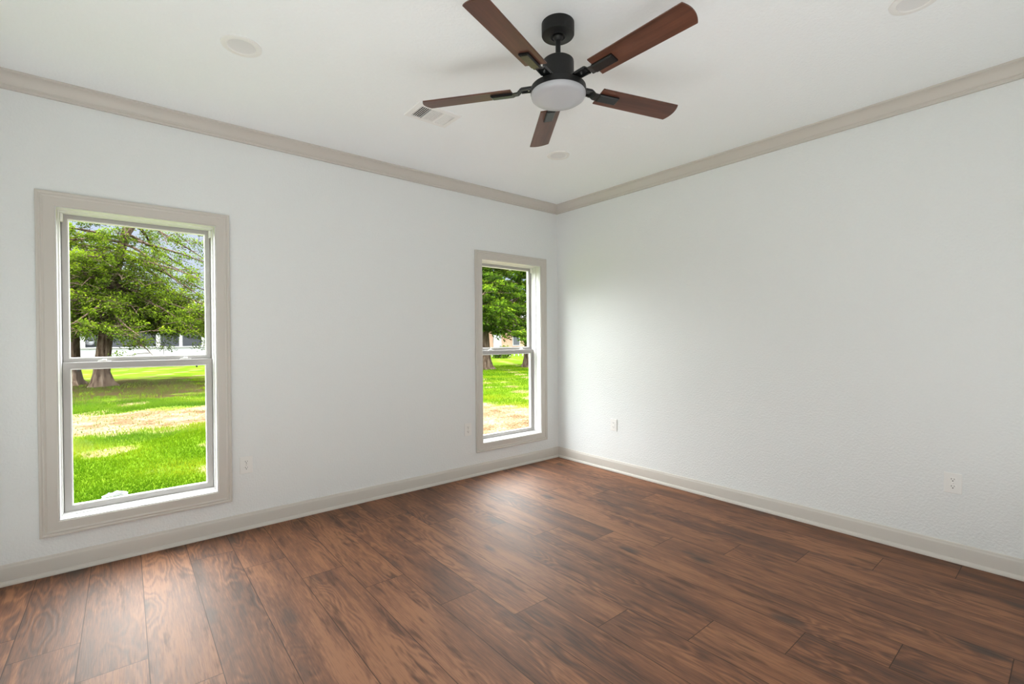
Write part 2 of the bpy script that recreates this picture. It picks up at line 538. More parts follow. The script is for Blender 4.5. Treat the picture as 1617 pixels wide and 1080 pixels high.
def planks():
    ends = {-8: -0.917, -7: -1.235, -6: -1.533, -5: -0.33, -4: -0.635, -3: -0.97, -2: -1.283, -1: -1.675, 0: -1.97, 1: -2.286, 2: -1.075, 3: -1.377, 4: -1.67, 5: -1.977}
    rnd = random.Random(11)
    vs, fs, uv, col = [], [], [], []
    k = math.floor((XL + 2.272) / PLANK_W)
    while -2.272 + k * PLANK_W < 0:
        a = -2.272 + k * PLANK_W
        x0, x1 = max(a, XL), min(a + PLANK_W, 0.0)
        e = ends.get(k, -1.97 - 0.31 * k)
        e = e - math.ceil((e - YF) / PLANK_L) * PLANK_L
        while e < 0:
            y0, y1 = max(e, YF), min(e + PLANK_L, 0.0)
            if y1 - y0 > 0.001:
                n = len(vs)
                vs += [(x0, y0, 0), (x1, y0, 0), (x1, y1, 0), (x0, y1, 0)]
                fs.append((n, n + 1, n + 2, n + 3))
                uv += [(x0 - a, y0 - e), (x1 - a, y0 - e), (x1 - a, y1 - e), (x0 - a, y1 - e)]
                c = (rnd.random(), rnd.random(), rnd.random(), 1)
                col += [c] * 4
            e += PLANK_L
        k += 1
    nf = len(fs)
    n = len(vs)                                    # slab underside and rim
    vs += [(XL, YF, -0.12), (0, YF, -0.12), (0, 0, -0.12), (XL, 0, -0.12), (XL, YF, 0), (0, YF, 0), (0, 0, 0), (XL, 0, 0)]
    fs += [(n, n + 3, n + 2, n + 1), (n, n + 1, n + 5, n + 4), (n + 1, n + 2, n + 6, n + 5), (n + 2, n + 3, n + 7, n + 6), (n + 3, n, n + 4, n + 7)]
    o = link('floor', vs, fs, [M['floor'], M['concrete']], fmat=[0] * nf + [1] * 5)
    me = o.data
    ul = me.uv_layers.new(name='plank')
    for i, q in enumerate(uv):
        ul.data[i].uv = q
    ca = me.color_attributes.new('plank_random', 'FLOAT_COLOR', 'CORNER')
    for i, q in enumerate(col):
        ca.data[i].color = q
    return o
struct(planks())

struct(MB().box(XL - TH, YF - TH, H, TH, TH, H + 0.2).build('ceiling', M['ceiling']))

def wall_with_holes(name, holes):
    xs = sorted({XL - TH, TH, *[h[0] for h in holes], *[h[1] for h in holes]})
    zs = sorted({-0.35, H, *[h[2] for h in holes], *[h[3] for h in holes]})
    mb = MB()
    inside = lambda x, z: any(h[0] < x < h[1] and h[2] < z < h[3] for h in holes)
    for y in (0.0, TH):
        for a, b in zip(xs, xs[1:]):
            for c, d in zip(zs, zs[1:]):
                if not inside((a + b) / 2, (c + d) / 2):
                    mb.add([(a, y, c), (b, y, c), (b, y, d), (a, y, d)], [(0, 1, 2, 3)] if y == 0 else [(0, 3, 2, 1)])
    for x0, x1, z0, z1 in holes + [(xs[0], xs[-1], zs[0], zs[-1])]:
        mb.add([(x0, 0, z0), (x1, 0, z0), (x1, 0, z1), (x0, 0, z1), (x0, TH, z0), (x1, TH, z0), (x1, TH, z1), (x0, TH, z1)],
               [(0, 1, 5, 4), (1, 2, 6, 5), (2, 3, 7, 6), (3, 0, 4, 7)])
    return mb.build(name, M['wall'])
struct(wall_with_holes('wall_back', [W1, W2]))
struct(MB().box(0, YF - TH, -0.35, TH, 0, H).build('wall_right', M['wall']))
struct(MB().box(XL - TH, YF - TH, -0.35, XL, 0, H).build('wall_left', M['wall']))
struct(MB().box(XL, YF - TH, -0.35, 0, YF, H).build('wall_front', M['wall']))

CORN = {'back': ((XL, 0), (0, 0), (0, -1)), 'right': ((0, 0), (0, YF), (-1, 0)), 'front': ((0, YF), (XL, YF), (0, 1)), 'left': ((XL, YF), (XL, 0), (1, 0))}
def moulding(name, side, prof, mat):
    """profile [(stand-off, z)...] mitred into the corners of the room"""
    (ax, ay), (bx, by), (nx, ny) = CORN[side]
    tx, ty = (bx - ax), (by - ay)
    L = math.hypot(tx, ty); tx /= L; ty /= L
    vs = []
    for p, z in prof:
        vs.append((ax + nx * p + tx * p, ay + ny * p + ty * p, z))
        vs.append((bx + nx * p - tx * p, by + ny * p - ty * p, z))
    n = len(prof)
    fs = [(2 * i, 2 * i + 1, 2 * ((i + 1) % n) + 1, 2 * ((i + 1) % n)) for i in range(n)]
    fs += [tuple(range(0, 2 * n, 2)), tuple(range(1, 2 * n, 2))[::-1]]
    return shade(recalc(link(name, vs, fs, mat)), 25)

def arc(cx, cz, r, a0, a1, n):
    return [(cx + r * math.cos(math.radians(a0 + (a1 - a0) * i / n)), cz + r * math.sin(math.radians(a0 + (a1 - a0) * i / n))) for i in range(n + 1)]
crown = [(0, H), (0.070, H), (0.070, H - 0.009), (0.066, H - 0.012), (0.061, H - 0.014)]
crown += [(0.061 - 0.036 * (i / 6), H - 0.014 - 0.040 * (i / 6) ** 1.7) for i in range(1, 7)]
crown += [(0.022, H - 0.060), (0.019, H - 0.063), (0.019, H - 0.069), (0.015, H - 0.073), (0.015, H - 0.0858), (0, H - 0.0858)]
base = [(0, 0), (0.030, 0)] + arc(0.013, 0.004, 0.017, 0, 82, 6) + [(0.014, 0.0225), (0.014, 0.088), (0.0125, 0.094), (0.009, 0.099), (0.008, 0.1045), (0.004, 0.1089), (0, 0.1089)]
for k, side in enumerate(('back', 'right', 'front', 'left')):
    struct(moulding('baseboard_' + side, side, base, M['trim']))
    struct(moulding('trim_%d' % (k + 1), side, crown, M['trim']))

# ------------------------------------------------------------------ windows
def frame_sweep(name, x0, x1, z0, z1, prof, mat, parent):
    """profile [(outward, y)...] swept round a rectangle with mitred corners"""
    vs, fs = [], []
    n = len(prof)
    for sx, sz in ((0, 0), (1, 0), (1, 1), (0, 1)):
        for d, y in prof:
            vs.append(((x1 + d) if sx else (x0 - d), y, (z1 + d) if sz else (z0 - d)))
    for c in range(4):
        e = (c + 1) % 4
        for i in range(n):
            j = (i + 1) % n
            fs.append((c * n + i, e * n + i, e * n + j, c * n + j))
    return shade(recalc(link(name, vs, fs, mat, parent)), 25)

def make_window(name, x0, x1, z0, z1):
    """built about the lower left corner of its opening on the wall face"""
    ox, oz = x0, z0
    root = empty(name, (ox, 0, oz))
    w_, h_ = x1 - x0, z1 - z0
    cas = [(0, 0), (0, -0.011), (0.003, -0.013), (0.016, -0.0125), (0.046, -0.0135), (0.050, -0.0165), (0.056, -0.0185), (0.060, -0.0165), (0.063, -0.0165), (0.068, -0.0195), (0.0765, -0.019), (0.0785, -0.017), (0.0785, 0)]
    frame_sweep('casing', 0, w_, 0, h_, cas, M['trim'], root)
    lining = [(0, 0.178), (0, -0.004), (-0.005, -0.006), (-0.006, -0.002), (-0.006, 0.060), (-0.011, 0.062), (-0.013, 0.100), (-0.013, 0.178)]
    frame_sweep('jamb', 0, w_, 0, h_, lining, M['jamb'], root)
    a = lambda u: u - x0 if False else u
    sx0, sx1 = 0.0145, w_ - 0.0145
    # lower sash (nearer the room) and upper sash behind it
    lz0, lz1 = 0.016, 0.888
    uz0, uz1 = 0.868, h_ - 0.0135
    def sash(nm, za, zb, y0, y1, st, rb, rt):
        gx0, gx1, gz0, gz1 = sx0 + st, sx1 - st, za + rb, zb - rt
        vs = [(sx0, za), (sx1, za), (sx1, zb), (sx0, zb), (gx0, gz0), (gx1, gz0), (gx1, gz1), (gx0, gz1)]
        mb = MB()
        V = [(x, y0, z) for x, z in vs] + [(x, y1, z) for x, z in vs]
        F = []
        for i in range(4):
            j = (i + 1) % 4
            F += [(i, j, 4 + j, 4 + i), (8 + i, 12 + i, 12 + j, 8 + j), (i, 8 + i, 8 + j, j), (4 + i, 4 + j, 12 + j, 12 + i)]
        mb.add(V, F)
        s = mb.build(nm, M['vinyl'], root)
        bevel(s, 0.003, 2)
        b = MB()
        t_ = 0.0055
        yb0, yb1 = y0 + 0.003, y1 - 0.003
        b.box(gx0, yb0, gz0, gx0 + t_, yb1, gz1); b.box(gx1 - t_, yb0, gz0, gx1, yb1, gz1)
        b.box(gx0 + t_, yb0, gz0, gx1 - t_, yb1, gz0 + t_); b.box(gx0 + t_, yb0, gz1 - t_, gx1 - t_, yb1, gz1)
        tag(b.build('glazing_bead', M['bead'], s), 'white glazing bead round the glass')
        ym = (y0 + y1) / 2
        p = MB().box(gx0 + 0.001, ym - 0.002, gz0 + 0.001, gx1 - 0.001, ym + 0.002, gz1 - 0.001).build('glass_pane', M['glass'], s)
        return s, (gx0, gx1, gz0, gz1)
    lo, lg = sash('lower_sash', lz0, lz1, 0.100, 0.132, 0.033, 0.029, 0.038)
    up, ug = sash('upper_sash', uz0, uz1, 0.136, 0.168, 0.027, 0.042, 0.024)
    for fx in (0.25, 0.80):
        k = MB()
        c = sx0 + (sx1 - sx0) * fx
        k.box(c - 0.032, 0.106, lz1, c + 0.032, 0.130, lz1 + 0.004)
        k.lathe([(0, 0.016), (0.009, 0.016), (0.012, 0.012), (0.012, 0.004), (0, 0.004)], 16, c=(c, 0.118, lz1))
        k.add([(c - 0.030, 0.110, lz1 + 0.004), (c + 0.010, 0.108, lz1 + 0.004), (c + 0.010, 0.124, lz1 + 0.004), (c - 0.030, 0.118, lz1 + 0.004),
               (c - 0.028, 0.111, lz1 + 0.009), (c + 0.008, 0.109, lz1 + 0.015), (c + 0.008, 0.123, lz1 + 0.015), (c - 0.028, 0.117, lz1 + 0.009)],
              [(0, 3, 2, 1), (4, 5, 6, 7), (0, 1, 5, 4), (1, 2, 6, 5), (2, 3, 7, 6), (3, 0, 4, 7)])
        tag(shade(k.build('sash_lock', M['bead'], lo)), 'white sash lock')
    for x in (0.0132, w_ - 0.0132 - 0.012):
        k = MB().box(x, 0.104, h_ - 0.062, x + 0.012, 0.134, h_ - 0.0135)
        tag(bevel(k.build('balance_cover', M['bead'], root), 0.002), 'white plastic balance cover')
    for fx in (0.09, 0.885):
        c = sx0 + (sx1 - sx0) * fx
        k = MB().lathe([(0, -0.012), (0.005, -0.011), (0.005, 0.0), (0, 0.0)], 12, c=(c, 0.1305, lg[3] - 0.0065))
        tag(k.build('bumper', M['slot'], lo), 'small black bumper')
    # greige vinyl track between the sash and the sill
    k = MB().box(0.0132, 0.0995, 0.0125, w_ - 0.0132, 0.178, 0.0165)
    k.build('sill_track', M['vinyl'], root)
    for x in (0.0132, w_ - 0.0142):
        MB().box(x, 0.134, 0.0166, x + 0.001, 0.1355, h_ - 0.0135).build('side_track', M['slot'], root)
    return root
win1 = struct(make_window('window_1', *W1))
win2 = copy_tree(win1)
win2.name = 'window_2'
win2.location.x += DX
win2.location.z += 0.003

# ------------------------------------------------------------------ duplex outlets
def make_outlet():
    root = empty('outlet')
    p = MB().box(-0.039, -0.0055, -0.0585, 0.039, 0, 0.0585).build('cover_plate', M['plastic'], root)
    bevel(p, 0.0035, 3)
    for z in (0.0205, -0.0205):
        vs = []
        for i in range(28):
            a = 2 * PI * i / 28
            vs.append((0.0172 * math.cos(a), max(-0.0135, min(0.0135, 0.0172 * math.sin(a))) + z))
        mb = MB()
        mb.add([(x, -0.0075, zz) for x, zz in vs] + [(x, -0.003, zz) for x, zz in vs],
               [tuple(range(28))] + [(i, (i + 1) % 28, 28 + (i + 1) % 28, 28 + i) for i in range(28)])
        rc = mb.build('receptacle', M['plastic'], root)
        s = MB()
        s.box(-0.0075, -0.0079, z + 0.000, -0.0050, -0.0070, z + 0.0085)
        s.box(0.0050, -0.0079, z + 0.001, 0.0072, -0.0070, z + 0.0080)
        s.lathe([(0, -0.0079), (0.0030, -0.0079), (0.0030, -0.0070), (0, -0.0070)], 14, c=(0, 0, z - 0.0065), axis='y')
        tag(s.build('slots', M['slot'], rc), 'dark plug slots')
    MB().lathe([(0, -0.0068), (0.002, -0.0066), (0.0032, -0.0058), (0.0032, -0.005), (0, -0.005)], 16, axis='y').build('screw', M['chrome'], root)
    return root
ol = [((-3.037, 0, 0.442), 0, 'white duplex wall outlet beside the large near window'),
      ((-1.197, 0, 0.448), 0, 'white duplex wall outlet left of the narrow far window'),
      ((0, -3.197, 0.450), -PI / 2, 'white duplex wall outlet on the right wall, nearer the camera'),
      ((0, -0.764, 0.451), -PI / 2, 'white wall outlet on the right wall close to the room corner')]
o0 = make_outlet()
for i, (loc, rz, lb) in enumerate(ol):
    o = o0 if i == 0 else copy_tree(o0)
    o.location = loc
    o.rotation_euler = (0, 0, rz)
    tag(o, lb, 'outlet', 'wall outlets')

# ------------------------------------------------------------------ recessed ceiling lights
def make_can():
    root = empty('recessed_light')
    ring = MB().lathe([(0.060, -0.004), (0.064, -0.0075), (0.080, -0.008), (0.0875, -0.0055), (0.0885, -0.001), (0.0885, 0), (0.060, 0)], 56)
    ring.f += [(55 + 6 * 56 - 55 + i, (i + 1) % 56 + 6 * 56, (i + 1) % 56, i) for i in range(0)]
    shade(ring.build('trim_ring', M['plastic'], root))
    shade(MB().lathe([(0, -0.0035), (0.058, -0.0035), (0.0625, -0.005), (0.0625, 0), (0, 0)], 48).build('lens', M['lens'], root))
    return root
c0 = make_can()
for i, (x, y, lb) in enumerate([(-3.219, -1.055, 'round white recessed ceiling light above the large window'), (-1.028, -1.045, 'round recessed ceiling light nearest the far corner of the room'),
                                (-1.042, -3.210, 'round recessed ceiling light cut off by the top edge above the right wall')]):
    o = c0 if i == 0 else copy_tree(c0)
    o.location = (x, y, H)
    tag(o, lb, 'ceiling light', 'recessed ceiling lights')

# ------------------------------------------------------------------ ceiling air register
def make_vent():
    root = tag(empty('air_vent', (-2.131, -1.013, H)), 'white rectangular ceiling air register behind the left fan blade', 'vent')
    hx, hy = 0.152, 0.106
    ix, iy = 0.118, 0.073
    mb = MB()
    o_ = [(-hx, -hy), (hx, -hy), (hx, hy), (-hx, hy)]
    i_ = [(-ix, -iy), (ix, -iy), (ix, iy), (-ix, iy)]
    V = [(x, y, 0) for x, y in o_] + [(x * 0.985, y * 0.98, -0.006) for x, y in o_] + [(x, y, -0.008) for x, y in i_] + [(x, y, 0) for x, y in i_]
    F = []
    for i in range(4):
        j = (i + 1) % 4
        F += [(i, j, 4 + j, 4 + i), (4 + i, 4 + j, 8 + j, 8 + i), (8 + i, 8 + j, 12 + j, 12 + i)]
    mb.add(V, F)
    for x in (-0.046, 0.042):
        mb.box(x - 0.006, -iy, -0.0085, x + 0.006, iy, -0.002)
    for x in (-0.135, 0.135):
        mb.lathe([(0, -0.0095), (0.004, -0.0085), (0.004, -0.006), (0, -0.006)], 12, c=(x, 0, 0))
    mb.build('frame', M['ventwhite'], root)
    MB().box(-ix, -iy, -0.0012, ix, iy, -0.0002).build('duct', M['ventdark'], root)
    def slat_x(x, lean):
        k = MB()
        k.add([(x, -iy, -0.0015), (x, iy, -0.0015), (x + lean, iy, -0.0085), (x + lean, -iy, -0.0085), (x + 0.0012, -iy, -0.0015), (x + 0.0012, iy, -0.0015), (x + lean + 0.0012, iy, -0.0085), (x + lean + 0.0012, -iy, -0.0085)],
              [(0, 1, 2, 3), (4, 7, 6, 5), (0, 4, 5, 1), (3, 2, 6, 7), (0, 3, 7, 4), (1, 5, 6, 2)])
        return k
    for i in range(6):
        x = -0.1155 + i * 0.0125
        MB().box(x, -iy, -0.0085, x + 0.0036, iy, -0.0075).build('slat', M['ventwhite'], root)
    for i in range(5):
        slat_x(0.054 + i * 0.0125, 0.009).build('slat', M['ventwhite'], root)
    for i in range(14):
        y = -0.0715 + i * 0.0104
        MB().box(-0.040, y, -0.0085, 0.036, y + 0.0068, -0.0070).build('slat', M['ventwhite'], root)
    return root
make_vent()

# ------------------------------------------------------------------ ceiling fan
def make_fan():
    root = tag(empty('ceiling_fan', (-2.128, -2.139, H)), 'black ceiling fan with five dark wood blades and a round white light', 'ceiling fan')
    z = lambda a: a - H
    can = MB().lathe([(0, 0), (0.0745, 0), (0.0745, z(2.690)), (0.0725, z(2.686)), (0.040, z(2.6845)), (0.034, z(2.680)), (0.030, z(2.6845)), (0.022, z(2.688)), (0, z(2.688))], 64)
    shade(can.build('canopy', M['black'], root))
    shade(MB().lathe([(0, z(2.690)), (0.020, z(2.688)), (0.023, z(2.678)), (0.017, z(2.667)), (0.0115, z(2.664)), (0.0115, z(2.590)), (0.016, z(2.588)), (0.016, z(2.572)), (0, z(2.572))], 32).build('downrod', M['black'], root))
    shade(MB().lathe([(0, z(2.574)), (0.064, z(2.573)), (0.0705, z(2.568)), (0.0715, z(2.560)), (0.0715, z(2.470)), (0.085, z(2.466)), (0.085, z(2.452)), (0, z(2.452))], 64).build('motor_housing', M['black'], root))
    shade(MB().lathe([(0, z(2.4515)), (0.118, z(2.4505)), (0.1255, z(2.447)), (0.1265, z(2.440)), (0.1265, z(2.421)), (0, z(2.421))], 72).build('light_ring', M['black'], root))
    shade(MB().lathe([(0, z(2.4208)), (0.1245, z(2.4208)), (0.1250, z(2.412)), (0.1215, z(2.403)), (0.112, z(2.3965)), (0.08, z(2.3945)), (0, z(2.394))], 72).build('light_diffuser', M['opal'], root), 60)
    tilt = -0.194
    def pt(r, wv, h, tl=tilt):
        return (r, wv * math.cos(tl) - h * math.sin(tl), z(2.451) + wv * math.sin(tl) + h * math.cos(tl))
    # one blade: tapered plank with a bowed tip
    ri, ro = 0.2145, 0.645
    out_ = []
    wi, wo = 0.0525, 0.0570
    out_ += [(ri, -wi), (ri, wi)]
    out_ += [(ri + (ro - ri) * i / 6, wi + (wo - wi) * i / 6) for i in range(1, 7)]
    for i in range(1, 12):
        t = -1 + 2 * i / 12
        out_.append((ro + 0.016 * (1 - t * t), -t * wo))
    out_ += [(ro - (ro - ri) * i / 6, -(wo - (wo - wi) * i / 6)) for i in range(0, 6)]
    n = len(out_)
    V = [pt(r, q, 0.003) for r, q in out_] + [pt(r, q, -0.003) for r, q in out_]
    F = [tuple(range(n)), tuple(range(2 * n - 1, n - 1, -1))] + [(i, n + i, n + (i + 1) % n, (i + 1) % n) for i in range(n)]
    mb = MB().add(V, F)
    blade = mb.build('blade', [M['blade']], root)
    bevel(blade, 0.0012, 2)
    # its iron: slotted arm, step down, plate under the blade
    k = MB()
    def slab(prof, w0, th, mi=0):
        """prof [(r, h, twist)]; a bent bar"""
        vs, fs = [], []
        for r, h, tl, hw in prof:
            for wv, hh in ((-hw, h), (hw, h), (hw, h - th), (-hw, h - th)):
                vs.append(pt(r, wv + w0, hh, tl))
        for i in range(len(prof) - 1):
            for a in range(4):
                b = (a + 1) % 4
                fs.append((4 * i + a, 4 * i + b, 4 * i + 4 + b, 4 * i + 4 + a))
        fs += [(3, 2, 1, 0), tuple(4 * (len(prof) - 1) + q for q in range(4))]
        k.add(vs, fs, mi)
    slab([(0.088, 0.012, 0.15 * tilt, 0.0235), (0.168, 0.012, 0.6 * tilt, 0.0235), (0.176, 0.009, 0.8 * tilt, 0.0225), (0.190, -0.003, tilt, 0.0210), (0.205, -0.004, tilt, 0.0205), (0.222, -0.0045, tilt, 0.0205)], 0, 0.006)
    for s in (-1, 1):
        slab([(0.120, 0.006, 0.3 * tilt, 0.0035), (0.168, 0.006, 0.6 * tilt, 0.0035), (0.174, 0.004, 0.75 * tilt, 0.0035)], s * 0.0195, 0.005)
    k.lathe([(0, 0.0), (0.0045, 0.0006), (0.005, 0.003), (0.005, 0.008), (0, 0.008)], 16, mi=1, c=(0.138, 0.0, z(2.4525)))
    # plate with bevelled rim
    p0, p1, hw = 0.212, 0.318, 0.0235
    top = [(p0, -hw), (p1, -hw), (p1, hw), (p0, hw)]
    bot = [(p0 + 0.002, -hw + 0.005), (p1 - 0.006, -hw + 0.005), (p1 - 0.006, hw - 0.005), (p0 + 0.002, hw - 0.005)]
    k.add([pt(r, q, -0.0031) for r, q in top] + [pt(r, q, -0.0105) for r, q in top] + [pt(r, q, -0.0145) for r, q in bot],
          [(0, 1, 2, 3), (0, 4, 5, 1), (1, 5, 6, 2), (2, 6, 7, 3), (3, 7, 4, 0), (4, 8, 9, 5), (5, 9, 10, 6), (6, 10, 11, 7), (7, 11, 8, 4), (8, 11, 10, 9)])
    tag(k.build('blade_bracket', [M['gloss_black'], M['chrome']], blade), 'black metal blade bracket')
    th0 = -0.2973
    blade.rotation_euler = (0, 0, th0)
    for i in range(1, 5):
        b = copy_tree(blade, root)
        b.rotation_euler = (0, 0, th0 + i * 2 * PI / 5)
    return root
make_fan()

# ================================================================== outdoors
GZ = -0.30
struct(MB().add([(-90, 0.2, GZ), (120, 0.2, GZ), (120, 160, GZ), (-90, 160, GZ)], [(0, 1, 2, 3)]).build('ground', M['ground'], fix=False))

def quads_object(name, P, U, V, tone, mat, parent=None, tri=False):
    """many small leaves: centres P, half axes U and V"""
    n = len(P)
    if tri:
        co = np.stack([P - U, P + U, P + V], 1).reshape(-1, 3)
        k = 3
    else:
        co = np.stack([P - U, P - 0.15 * U - V, P + U, P - 0.15 * U + V], 1).reshape(-1, 3)
        k = 4
    me = bpy.data.meshes.new(name)
    me.vertices.add(n * k); me.vertices.foreach_set('co', co.astype(np.float32).ravel())
    me.loops.add(n * k); me.loops.foreach_set('vertex_index', np.arange(n * k, dtype=np.int32))
    me.polygons.add(n); me.polygons.foreach_set('loop_start', np.arange(n, dtype=np.int32) * k)
    at = me.attributes.new('tone', 'FLOAT', 'FACE')
    at.data.foreach_set('value', tone.astype(np.float32))
    me.update(calc_edges=True)
    me.materials.append(mat)
    o = bpy.data.objects.new(name, me)
    C.objects.link(o)
    if parent:
        o.parent = parent
    return o

def grass():
    rng = np.random.default_rng(5)
    def wedge(n, xa0, xb0, xa1, xb1, ya, yb, pw):
        t = rng.random(n) ** pw
        y = ya + (yb - ya) * t
        s = rng.random(n)
        x = (xa0 + (xa1 - xa0) * (y - ya) / (yb - ya)) * (1 - s) + (xb0 + (xb1 - xb0) * (y - ya) / (yb - ya)) * s
        return np.stack([x, y, np.full(n, GZ)], 1)
    P = np.concatenate([wedge(110000, -5.2, -2.6, -6.5, 1.6, 2.2, 20.0, 1.25), wedge(40000, 0.2, 3.0, 9.0, 16.0, 2.2, 18.0, 0.9)])
    x, y = P[:, 0], P[:, 1]
    wob = 0.55 * np.sin(1.7 * x + 0.6 * y) + 0.45 * np.sin(2.9 * y - 1.3 * x) + 0.35 * np.sin(4.3 * x + 2.2)
    nearlawn = np.maximum(y - (-0.12 * x + 6.45), x + 0.7)
    d = np.minimum(np.minimum(nearlawn, (9.6 - 0.1 * x) - y), 3.35 - x) + 0.5 * wob
    ed = np.hypot((x + 3.4) * 0.30, (y - 17) * 0.22) + 0.35 * wob
    keep = rng.random(len(P)) > np.clip((d + 0.25) / 0.5, 0, 0.96)
    spot = np.sin(2.1 * x + 1.3 * y) * np.sin(2.6 * y - 0.8 * x) + 0.35 * np.sin(5.3 * x - 3.1 * y)
    keep &= rng.random(len(P)) > np.clip((spot - 0.45) / 0.3, 0, 0.75)
    keep &= rng.random(len(P)) > np.clip((1.25 - ed) / 0.45, 0, 0.93)
    P = P[keep]; n = len(P)
    a = rng.random(n) * 2 * PI
    wv = 0.003 + 0.002 * rng.random(n) + 0.00040 * P[:, 1]
    U = np.stack([np.cos(a) * wv, np.sin(a) * wv, np.zeros(n)], 1)
    h = 0.016 + 0.026 * rng.random(n) + 0.0012 * P[:, 1]
    edge = np.clip(1 - np.abs(d[keep] + 0.5) / 0.9, 0, 1)
    h *= 1 + 0.9 * edge
    b = rng.random(n) * 2 * PI
    V = np.stack([np.cos(b) * h * 0.5, np.sin(b) * h * 0.5, h], 1)
    x, y = P[:, 0], P[:, 1]
    patch = 0.5 + 0.36 * np.sin(1.1 * x + 2.3 * y) * np.sin(0.9 * y - 0.7 * x) + 0.12 * np.sin(3.7 * x + 1.9 * y)
    tone = np.clip(patch - 0.12 + 0.35 * (rng.random(n) - 0.5) + 0.45 * edge * (y < 9), 0, 1)
    o = quads_object('lawn_grass', P, U, V, tone, M['grass'], tri=True)
    tag(o, 'bright green lawn grass growing outside both windows', 'grass', kind='stuff')
grass()

def crown_leaves(rng, cen, rad, axis, per, size):
    """leaf sprays scattered about cluster centres, stretched along the branch"""
    n = len(cen) * per
    ci = np.repeat(np.arange(len(cen)), per)
    q = rng.normal(size=(n, 3)); q /= np.linalg.norm(q, axis=1)[:, None]
    q *= (rng.random(n) ** 0.45)[:, None]
    P = cen[ci] + q * rad[ci][:, None] * np.array([1, 1, 0.62]) + axis[ci] * (q[:, :1] * rad[ci][:, None] * 0.5)
    U = axis[ci] * 0.7 + rng.normal(size=(n, 3)) * 0.6
    U /= np.linalg.norm(U, axis=1)[:, None]
    V = np.cross(U, rng.normal(size=(n, 3))); V /= np.linalg.norm(V, axis=1)[:, None]
    s = size * (0.6 + 0.8 * rng.random(n))
    base = rng.random(len(cen))[ci]
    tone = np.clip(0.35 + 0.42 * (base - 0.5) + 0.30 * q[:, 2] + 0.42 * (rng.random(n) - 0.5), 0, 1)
    return P, U * s[:, None], V * (s * 0.42)[:, None], tone

def tree(name, label, seed, trunk, radii, branches, group, per=70, size=0.055, mat='leaf', flare=1.0, dead=()):
    """trunk polyline (world), branches [(height, azimuth deg, length, rise, droop, density)]"""
    rng = np.random.default_rng(seed)
    bx, by, bz = trunk[0]
    root = tag(empty(name, (bx, by, GZ)), label, 'tree', group)
    loc = lambda p: (p[0] - bx, p[1] - by, p[2] - GZ)
    ph = rng.random(4) * 6
    def lob(k, t):
        f = max(0.0, 1 - k / 2.5) * flare
        return 1 + f * (0.30 * math.sin(3 * t + ph[0]) + 0.18 * math.sin(5 * t + ph[1])) + 0.05 * math.sin(7 * t + ph[2])
    shade(MB().tube([loc(p) for p in trunk], radii, 18, lobes=lob).build('trunk', M['bark'], root), 60)
    zs = [p[2] for p in trunk]
    bm = MB()
    cen, rad, axs = [], [], []
    for (hz, az, ln, rise, droop, dens) in branches:
        px = np.interp(hz, zs, [p[0] for p in trunk]); py = np.interp(hz, zs, [p[1] for p in trunk])
        r0 = np.interp(hz, zs, radii)
        a = math.radians(az)
        pts = []
        wv = rng.normal(size=2) * 0.12
        for i in range(8):
            s = i / 7
            rr = ln * s
            pts.append(np.array([px + math.cos(a + wv[0] * s) * rr, py + math.sin(a + wv[0] * s) * rr, hz + rise * s - droop * s ** 1.35 + 0.05 * math.sin(5 * s + wv[1] * 20)]))
        bm.tube([loc(p) for p in pts], [max(0.008, min(0.055, r0 * 0.45) * (1 - 0.85 * i / 7)) for i in range(8)], 6)
        nc = int(ln * 3.2 * dens) + 1
        for j in range(nc):
            s = 0.25 + 0.75 * (j + rng.random() * 0.8) / nc
            s = min(s, 1.0)
            i = min(int(s * 7), 6); f = s * 7 - i
            p = pts[i] * (1 - f) + pts[i + 1] * f
            ax = pts[i + 1] - pts[i]; ax /= np.linalg.norm(ax)
            off = rng.normal(size=3) * np.array([0.30, 0.30, 0.16]) * (0.4 + 0.7 * s)
            c = p + off
            if rng.random() < 0.7:
                bm.tube([loc(p), loc(p * 0.5 + c * 0.5 + np.array([0, 0, 0.03])), loc(c)], [0.012, 0.009, 0.005], 5)
            for _k in range(2):
                q = c + rng.normal(size=3) * np.array([0.28, 0.28, 0.16]) + ax * 0.2
                bm.tube([loc(p * 0.4 + c * 0.6), loc(q)], [0.009, 0.004], 4)
            cen.append(np.array(loc(c))); rad.append(0.22 + 0.20 * rng.random()); axs.append(ax)
    for pts_, r in dead:
        bm.tube([loc(p) for p in pts_], [r * (1 - 0.6 * i / (len(pts_) - 1)) for i in range(len(pts_))], 6)
    shade(bm.build('branches', M['bark'], root, fix=False), 60)
    P, U, V, tone = crown_leaves(rng, np.array(cen), np.array(rad), np.array(axs), per, size)
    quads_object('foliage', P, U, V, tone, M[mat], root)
    return root

R_ = random.Random(3)
def whorl(n, h0, h1, l0, l1, rise, droop, dens, az=(0, 360)):
    return [(R_.uniform(h0, h1), R_.uniform(*az), R_.uniform(l0, l1), R_.uniform(*rise), R_.uniform(*droop), dens * R_.uniform(0.75, 1.2)) for _ in range(n)]

